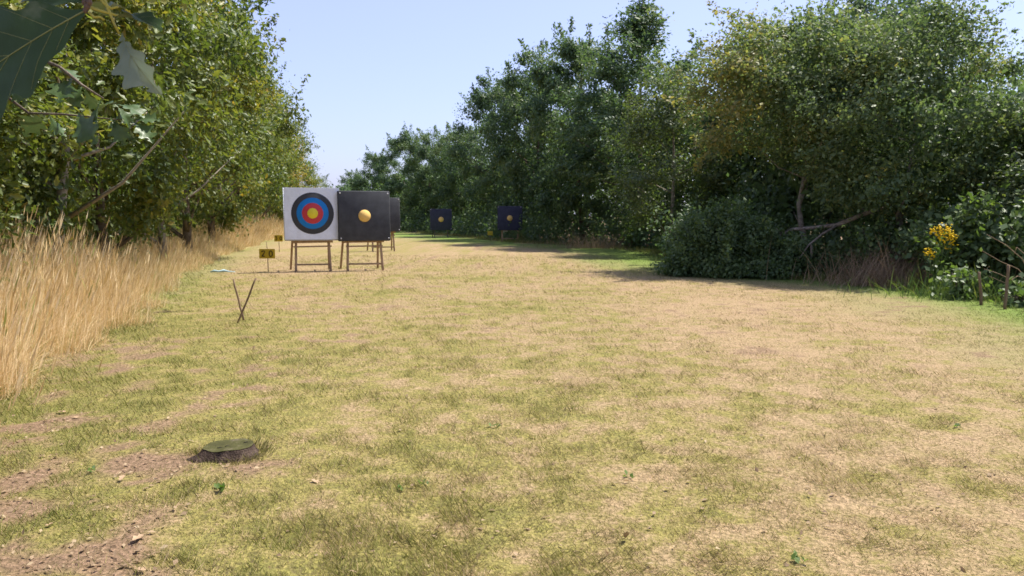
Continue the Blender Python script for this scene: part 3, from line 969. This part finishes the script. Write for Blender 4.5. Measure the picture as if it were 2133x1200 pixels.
fo = link('foliage', leaf_mesh('foliage', P - O, rg.normal(size=(n, 3)) + (-.4, 0, -.3), np.array([-.1, -.4, .7]) + rg.normal(size=(n, 3)) * .6, .085 * rg.uniform(.7, 1.3, n), DIAMOND,
                                np.clip(.45 * fbm(P[:, 0] * 3, P[:, 2] * 3 + P[:, 1], 31, 3) + .4 * rg.random(n), 0, .95), M['bramble']), fb)
# the stub on the maple that the bough broke from stands under that tree's crown
# ------------------------------------------------------------------ brambles and weeds
def bush(label, u, D, w, h, n, size, seed, mat='bramble', name='bramble_bush', cat='bush', up=.7, group='brambles at the right edge of the field'):
    r = np.random.default_rng(seed)
    p = A(u, 450, D); t = thing(name, label, cat, (p[0], D, 0), 0, group)
    mb = MB(); tips = []
    for k in range(26):
        a = r.uniform(0, 6.283); L = w * r.uniform(.3, 1.0); hh = h * r.uniform(.45, 1.0)
        q = [(0.08 * math.cos(a), .08 * math.sin(a), -.03), (L * .35 * math.cos(a), L * .35 * math.sin(a), hh * .8), (L * .75 * math.cos(a), L * .75 * math.sin(a), hh), (L * 1.1 * math.cos(a + .3), L * 1.1 * math.sin(a + .3), hh * .62)]
        mb.tube(q, [.009, .007, .005, .002], 5); tips.append(np.array(q))
    mb.build('stems', M['bark'], t, True)
    k = r.integers(0, 26, n); tt = r.random(n) ** .75 * 2.999; i = tt.astype(int); f = (tt - i)[:, None]
    T = np.array(tips); P = T[k, i] * (1 - f) + T[k, i + 1] * f + r.normal(size=(n, 3)) * (.13, .13, .11)
    P[:, 2] = np.maximum(P[:, 2], .05)
    Z = np.array([-.1, -.35, up]) + r.normal(size=(n, 3)) * .4
    link('foliage', leaf_mesh('foliage', P, r.normal(size=(n, 3)) + (0, -.2, -.3), Z, size * r.uniform(.6, 1.3, n), (np.array([[0, 0, 0], [.34, .42, .05], [0, 1, 0], [-.34, .42, .05]]), DIAMOND[1]),
                                   np.clip(.2 + .6 * r.random(n), 0, 1), M[mat]), t)
    return t


bush('dark bramble bush under the green field maple, right of the fallen branch', 1830, 15.9, 1.0, 1.15, 3800, .10, 71)
bush('bramble bush with pale shiny leaves behind the yellow flowers', 1985, 14.2, 1.2, 1.55, 5200, .12, 72)
bush('tall bramble bush with large leaves at the right edge', 2120, 12.9, 1.1, 1.75, 5200, .13, 73)
bush('low leafy weed with pale leaves left of the two short stakes', 2008, 12.2, .36, .42, 420, .10, 74, name='leafy_weed', cat='weed', group='leafy weeds at the wood edge')
bush('low leafy weed cut by the right edge beside the right stake', 2138, 11.1, .28, .26, 260, .10, 75, name='leafy_weed', cat='weed', group='leafy weeds at the wood edge')
bush('slender pale green shrub at the wood edge in the middle distance', 1322, 31.0, .5, 1.0, 700, .11, 76, 'weed', name='shrub', cat='shrub', group='shrubs at the wood edge')
bush('dark rounded shrub left of the fallen branch', 1425, 20.5, .9, 1.5, 3000, .10, 77, 'oak_dark', name='shrub', cat='shrub', group='shrubs at the wood edge')

# ragwort
M['flower'] = plain('yellow_flower', (.80, .56, .012), .6, .15, 30, .2, bumps=0)
rg = np.random.default_rng(23)
fp = thing('ragwort_plant', 'tall plant with bright yellow flower heads at the right wood edge', 'plant', tuple(A(1962, 450, 12.9) * (1, 1, 0)))
O = np.array(fp.location)
heads = [((1950, 481), .10), ((1972, 480), .12), ((1984, 496), .09), ((1962, 494), .09), ((1976, 512), .08), ((1934, 527), .075), ((1944, 534), .05)]
mb = MB(); lp = []
for (uv, rr) in heads:
    e = A(*uv, 12.9 + rg.normal() * .06) - O
    b = np.array([rg.normal() * .04, rg.normal() * .04, -.02])
    mid = b * .4 + e * .55 + np.array([-.03, 0, .0])
    mb.tube([b, mid, e], [.008, .006, .004], 6)
    for k in range(16):
        f = rg.uniform(.1, .9); lp.append(b + (e - b) * f)
    h = MB()
    for k in range(int(26 * rr / .08)):
        a, q = rg.uniform(0, 6.283), rr * math.sqrt(rg.random())
        c = e + np.array([math.cos(a) * q, math.sin(a) * q, .03 + .075 * rg.normal() * .6 - .3 * q])
        an = np.arange(7) / 7 * 6.283
        ring = np.stack([np.cos(an) * .022, np.sin(an) * .022, np.zeros(7)], 1) + c
        h.add(np.vstack([ring, [c + (0, 0, .012)], [c - (0, 0, .014)]]), [(i, (i + 1) % 7, 7) for i in range(7)] + [((i + 1) % 7, i, 8) for i in range(7)])
    tag(h.build('flower_head', M['flower'], fp), kind='stuff')
M['stem'] = plain('green_stem', (.10, .15, .035), .6, .2, 20)
mb.build('stems', M['stem'], fp, True)
lp = np.array(lp); n = len(lp)
link('foliage', leaf_mesh('foliage', lp, rg.normal(size=(n, 3)), np.array([0, -.3, .7]) + rg.normal(size=(n, 3)) * .4, .12 * rg.uniform(.6, 1.2, n), DIAMOND, rg.random(n), M['weed']), fp)

# dead bramble stems at the right edge
dp = thing('dead_stems', 'bare dead stems arching over the short stakes at the right edge', 'stems', tuple(A(2150, 450, 11.6) * (1, 1, 0)))
O = np.array(dp.location)
for q in ([(2150, 590), (2120, 560), (2085, 545), (2045, 522)], [(2152, 590), (2130, 540), (2095, 510), (2055, 488)], [(2145, 600), (2110, 585), (2080, 570), (2050, 560)], [(2150, 580), (2135, 530), (2118, 515), (2112, 530)], [(2155, 590), (2120, 575), (2095, 590), (2060, 575)]):
    mb = MB(); mb.tube([(.02, 0, 0)] + [A(*uv, 11.5) - O for uv in q], np.linspace(.009, .003, 5), 6); mb.build('stem', M['timber'], dp, True)

# ------------------------------------------------------------------ small things on the grass
M['dry_leaf'] = plain('dry_leaf', (.36, .25, .15), .7, .25, 30, .2)
pts = np.array([[0, 0, 0], [.25, .2, .10], [.18, .4, .05], [.34, .6, .16], [.15, .85, .07], [0, 1, .1], [-.15, .85, .1], [-.34, .6, .2], [-.18, .4, .08], [-.25, .2, .13]])
dl = mesh_np('dry_leaf', pts * .042, [np.array([[0, 1, 2], [0, 8, 9]]), np.array([[0, 2, 5, 8]]), np.array([[2, 3, 4, 5], [5, 6, 7, 8]])], M['dry_leaf'])
LV = [(903, 1118, 1.2, 'pale curled dry leaf lying in the middle foreground grass'), (300, 1125, 1.3, 'dry leaf on the grass below the bare soil patch'), (648, 1006, 1.2, 'dry leaf on the grass just below and right of the stump'),
      (1303, 1130, 1.1, 'yellowish dry leaf in the right foreground grass'), (118, 858, 1.6, 'long pale dry leaf on bare soil by the tall grass'), (155, 868, 1.2, 'small dry leaf beside the long pale one on bare soil'),
      (250, 1004, 1.1, 'dry leaf between two soil patches left of the stump'), (205, 888, 1.0, 'dry leaf on green grass above left of the stump'), (112, 1095, 1.0, 'dry leaf on the soil near the lower left corner'), (283, 1192, 1.1, 'dry leaf at the bottom edge of the photo')]
rg = np.random.default_rng(3)
for (u, v, sc, lab) in LV:
    p = G(u, v); o = link('dry_leaf', dl); o.location = (p[0], p[1], float(gz(p[0], p[1])) + .012)
    o.scale = (sc,) * 3; o.rotation_euler = (rg.normal() * .25, rg.normal() * .25, rg.uniform(0, 6.28)); tag(o, lab, 'leaf', 'dry leaves lying on the grass')
WD = [(1312, 998, .055, 'small green weed rosette in the right foreground grass'), (838, 1024, .045, 'small bright weed left of centre in the foreground, left one of two'), (880, 1013, .045, 'small bright weed left of centre in the foreground, right one of two'),
      (1030, 891, .05, 'green weed rosette on the grass near the photo centre'), (455, 1025, .08, 'dark green weed clump below the stump'), (1990, 892, .05, 'green weed in the grass at right'), (190, 985, .05, 'small green weed on bare soil left of the stump'), (1660, 1175, .06, 'upright dark green weed at the bottom edge right of centre')]
for (u, v, rr, lab) in WD:
    p = G(u, v); n = 9
    a = rg.uniform(0, 6.283, n); Yd = np.stack([np.cos(a), np.sin(a), rg.uniform(.3, 1.1, n)], 1)
    o = link('weed', leaf_mesh('weed', rg.normal(size=(n, 3)) * (.014, .014, .003), Yd, np.array([0, 0, 1.]) + rg.normal(size=(n, 3)) * .2, rr * .5 * rg.uniform(.7, 1.4, n), DIAMOND, rg.random(n) * .7, M['weed']))
    o.location = (p[0], p[1], float(gz(p[0], p[1])) + .008); tag(o, lab, 'weed', 'weeds in the mown grass')
M['blue'] = plain('pale_blue_plastic', (.42, .58, .62), .5, .15, 10, .4)
p = G(462, 569); mb = MB()
mb.tube([(-.27, 0, .03), (-.18, .02, .05), (-.06, -.02, .04), (.05, .01, .06), (.16, 0, .035), (.30, .02, .03)], [.012, .03, .022, .032, .018, .008], 7, wob=.35, rng=rg)
o = mb.build('plastic_scrap', M['blue'], None, True); o.location = p
tag(o, 'pale blue plastic scrap lying by the tall grass left of the sign', 'scrap')

# crumbs of dead leaf, clods and bits of straw on the bare soil and turf
r = np.random.default_rng(101)
n = 16000
rad = 2.0 * (12 / 2.0) ** r.random(n); an = r.uniform(-.70, .70, n)
x = rad * np.sin(an); y = rad * np.cos(an)
dm, sm, lm = masks(x, y)
k = (r.random(n) < .06 + .9 * sm) & (x > xleft(y) - .2) & (x < xright(y)) & (np.hypot(x - STUMP[0], y - STUMP[1]) > .17)
x, y = x[k], y[k]; n = len(x)
P = np.stack([x, y, gz(x, y) + .004 + .012 * r.random(n)], 1)
Yd = r.normal(size=(n, 3)); Yd[:, 2] *= .25
o = link('leaf_litter', leaf_mesh('leaf_litter', P, Yd, np.array([0, 0, 1.]) + r.normal(size=(n, 3)) * .35, r.uniform(.010, .038, n), DIAMOND, r.random(n), M['brown_grass']))
tag(o, 'crumbs of dead leaf and straw on bare soil and turf', 'leaf litter', kind='stuff')

# ------------------------------------------------------------------ the near oak whose twig hangs into the picture
def big_leaf_mat(name, c1, c2, rough, spec):
    m, nt, bs, out = newmat(name)
    n1 = noise(nt, 22, 5); n2 = noise(nt, 150, 3)
    c = ramp(nt, n1, [(.35, c1), (.62, tuple(x * 1.25 for x in c1)), (.72, c2)])  # pale patches painted into the colour as gloss
    nt.links.new(c, bs.inputs['Base Color']); bs.inputs['Specular IOR Level'].default_value = spec
    nt.links.new(maprange(nt, n1, .4, .7, rough, rough * .6), bs.inputs['Roughness'])
    bump(nt, bs, n2, .25, .002)
    tr = nt.nodes.new('ShaderNodeBsdfTranslucent'); nt.links.new(c, tr.inputs[0])
    mx = nt.nodes.new('ShaderNodeMixShader'); mx.inputs[0].default_value = .2
    nt.links.new(bs.outputs[0], mx.inputs[1]); nt.links.new(tr.outputs[0], mx.inputs[2]); nt.links.new(mx.outputs[0], out.inputs[0])
    return m


M['big_leaf'] = big_leaf_mat('near_oak_leaf', (.034, .062, .018), (.11, .14, .075), .5, .2)
M['big_leaf_pale'] = big_leaf_mat('near_oak_leaf_sky_sheen', (.16, .20, .14), (.30, .34, .26), .5, .4)  # pale tone paints the sky's reflection onto the leaf
M['mid_leaf'] = big_leaf_mat('oak_leaf_sunny', (.06, .10, .03), (.11, .15, .045), .45, .35)
M['vein'] = plain('leaf_vein', (.24, .25, .09), .6, .15, 40, bumps=0)
M['petiole'] = plain('leaf_stalk', (.42, .36, .06), .55, .15, 30, bumps=0)
M['bud'] = plain('oak_bud', (.13, .08, .05), .6, .35, 60, bumps=.4)
M['twig'] = plain('twig_bark', (.18, .13, .11), .8, .4, 60, bumps=.6)

OUT = [(0, .008), (.06, .03), (.13, .07), (.20, .15), (.25, .185), (.29, .18), (.33, .17), (.39, .20), (.45, .27), (.50, .32), (.545, .285), (.58, .225), (.64, .23), (.70, .275), (.755, .285), (.79, .22), (.83, .15), (.89, .14), (.94, .12), (.98, .05), (1, .004)]

_y = np.linspace(0, 1, 67); _w = np.interp(_y, [q[0] for q in OUT], [q[1] for q in OUT])
_w[1:-1] = np.convolve(np.pad(_w, 2, mode='edge'), [.12, .23, .30, .23, .12], 'valid')[1:-1]          # rounded lobes
OUT = list(zip(_y, _w))


def oak_leaf(parent, base, tip, normal, mat, seed, wk=1.0, curl=.12, fold=.25, org=(0, 0, 0), veins=True, ripple=.02, deep=0.0):
    r = np.random.default_rng(seed)
    base = np.asarray(base, float); tip = np.asarray(tip, float)
    Y = tip - base; L = np.linalg.norm(Y); Y /= L
    X = np.cross(Y, np.asarray(normal, float)); X /= np.linalg.norm(X); Z = np.cross(X, Y)
    ja, jb = [np.interp(np.linspace(0, 1, len(OUT)), np.linspace(0, 1, 9), r.uniform(.82, 1.18, 9)) for _ in (0, 1)]; sh = r.uniform(-.035, .035, 2)
    fr = [-1, -.66, -.33, 0, .33, .66, 1]
    V = []; ph = r.uniform(0, 6, 3)

    def surf(x, y):
        return -curl * (y - .35) ** 2 + fold * abs(x) * .9 - .5 * fold * x * x + ripple * math.sin(9 * y + ph[0]) * min(1, abs(x) * 6) + ripple * math.sin(17 * x + 6 * y + ph[1]) * min(1, abs(x) * 5)

    def at(x, y, up=0): return base + L * (X * x + Y * y + Z * (surf(x, y) + up))
    for i, (y, w) in enumerate(OUT):
        for f in fr:
            side = ja if f < 0 else jb
            ww = max(.02, w + deep * (w - .22)) if .15 < y < .9 else w
            x = f * ww * side[i] * wk
            yy = y + (sh[0] if f < 0 else sh[1]) * abs(f) * (1 if 0 < i < len(OUT) - 1 else 0) + .22 * abs(x) * (1 if y < .9 else .2)
            V.append(at(x, yy))
    k = len(fr)
    mb = MB(); mb.add(np.array(V) - org, [(i * k + j, i * k + j + 1, (i + 1) * k + j + 1, (i + 1) * k + j) for i in range(len(OUT) - 1) for j in range(k - 1)])
    lf = mb.build('leaf', mat, parent, True)
    if veins:
        mb = MB()
        ys = np.linspace(0, .97, 14)
        mb.tube([at(0, y, .002) - org for y in ys], np.linspace(.0055, .002, 14) * L, 5)
        for (y0, x1, y1) in [(.12, .15, .27), (.24, .27, .52), (.40, .26, .72), (.58, .12, .86)]:
            for s_ in (-1, 1):
                mb.tube([at(s_ * x1 * wk * t, y0 + (y1 - y0) * t, .002) - org for t in np.linspace(0, .95, 6)], np.linspace(.002, .0008, 6) * L, 4)
        mb.build('vein', M['vein'], lf)
    return lf


ok = thing('near_oak_tree', 'oak twig with dark lobed leaves hanging into the upper left corner', 'tree', (-3.4, 1.6, 0))
O = np.array(ok.location)
rg = np.random.default_rng(44)
tw = [np.array(p) for p in ((-.62, .78, 1.98), (-.52, .70, 1.78))] + [A(176, -75, .66), A(181, -20, .655), A(183, 12, .65)]
mb = MB()
mb.tube([np.array(p) - O for p in ((-3.4, 1.6, -.15), (-3.42, 1.6, .4), (-3.38, 1.58, 1.2), (-3.3, 1.5, 2.3), (-3.1, 1.3, 3.6), (-2.9, 1.2, 4.8))], [.17, .13, .12, .105, .07, .02], 12, wob=.06, rng=rg)
mb.build('trunk', M['bark'], ok, True)
mb = MB(); mb.tube([np.array(p) - O for p in ((-3.33, 1.52, 2.15), (-2.4, 1.25, 2.62), (-1.4, .98, 2.55), (-.8, .84, 2.22))] + [tw[0] - O], [.05, .035, .022, .013, .009], 8)
mb.tube([np.array(p) - O for p in ((-3.37, 1.58, 1.45), (-2.9, 2.2, 1.85))] + [A(-40, 90, 2.9) - O, A(60, 112, 2.9) - O, A(125, 140, 2.87) - O, A(172, 178, 2.85) - O, A(215, 205, 2.85) - O], [.03, .018, .009, .007, .006, .005, .003], 8)
mb.tube([A(-40, 90, 2.9) - O, A(0, 190, 2.95) - O, A(60, 236, 2.95) - O, A(130, 238, 2.95) - O, A(250, 250, 2.9) - O], [.008, .006, .005, .004, .002], 7)
mb.build('branch', M['bark'], ok, True)
mb = MB(); mb.tube([p - O for p in tw], [.009, .006, .0042, .0036, .003], 8, wob=.15, rng=rg)
mb.build('twig', M['twig'], ok, True)
for (u, v, rr) in ((181, 14, .0026), (178, 21, .0022), (186, 5, .0024), (176, 5, .0022)):
    c = A(u, v, .648) - O
    mb = MB(); mb.tube([c + (0, 0, rr * 1.3), c + (0, 0, rr * .7), c, c - (0, 0, rr * .8), c - (0, 0, rr * 1.35)], [rr * .2, rr * .8, rr, rr * .75, rr * .15], 8)
    mb.build('bud', M['bud'], ok, True)
N0 = -FW
oak_leaf(ok, A(176, 20, .65), A(-92, 182, .66), N0 + RT * .12 + UP * .25, M['big_leaf'], 1, 1.18, .10, .10, O, True, .012)
oak_leaf(ok, A(247, 66, .64), A(311, 190, .63), N0 + RT * -.5 + UP * .35, M['big_leaf_pale'], 3, .80, .6, .8, O, True, .02, .8)
oak_leaf(ok, A(243, 31, .645), A(334, 50, .62), N0 * .35 + UP * 1.0, M['big_leaf'], 5, .75, .25, .55, O, True, .02)
oak_leaf(ok, A(214, 20, .65), A(256, 4, .66), N0 * .6 + UP * .8, M['big_leaf_pale'], 6, .6, .9, .9, O, False, .03)
oak_leaf(ok, A(184, 2, .66), A(222, 22, .72), N0 * .5 + UP, M['mid_leaf'], 8, .8, .2, .3, O, False)
oak_leaf(ok, A(168, 2, .66), A(60, -40, .70), N0 + UP * .4, M['big_leaf'], 9, .9, .2, .2, O, False)
for q in ([(190, 16), (215, 24), (250, 34)], [(217, -2), (228, 25), (238, 50), (248, 70)], [(186, 26), (196, 36), (208, 35), (217, 41)], [(206, -8), (218, 8), (232, 18), (246, 14)]):
    mb = MB(); mb.tube([A(*uv, .648) - O for uv in q], np.linspace(.0013, .0008, len(q)), 6); mb.build('leaf_stalk', M['petiole'], ok, True)
MID = [(172, 178, 205, 235), (172, 178, 148, 225), (150, 160, 120, 205), (240, 215, 275, 262), (240, 215, 300, 235), (120, 140, 165, 158), (90, 236, 55, 275), (100, 236, 130, 285), (160, 232, 190, 290), (200, 238, 235, 205),
       (230, 243, 262, 300), (275, 250, 318, 290), (275, 250, 330, 245), (60, 112, 30, 160), (60, 112, 95, 170), (20, 190, -20, 230), (20, 190, 50, 210), (215, 200, 190, 260), (255, 235, 225, 275)]
for k, (a, b, c, d) in enumerate(MID):
    oak_leaf(ok, A(a, b, 2.9), A(c, d, 2.88 + rg.normal() * .05), N0 * .6 + UP * .7 + rg.normal(size=3) * .5, M['mid_leaf'], 100 + k, rg.uniform(.7, .95), .4, .35, O, False, .02, 1.3)
cm, C = crown_mesh('crown', rg, 5.2, 2.5, 2.6, 9000, 70, .11, M['oak'], DIAMOND, shoots=.1)  # unseen crown of this oak, placed overhead to shade the hanging leaves
o = link('crown', cm, ok); o.location = (2.2, -.9, .0)
mb = MB()
for c in C[:20]:
    a = np.array([-2.1 + .2, .8, min(4.6, max(2.2, c[2] - .8))])
    mb.tube([a, (a + c) / 2 + (0, 0, .15), c], [.03, .018, .006], 5)
o = mb.build('limbs', M['bark'], ok, True); o.location = (2.2, -.9, 0)
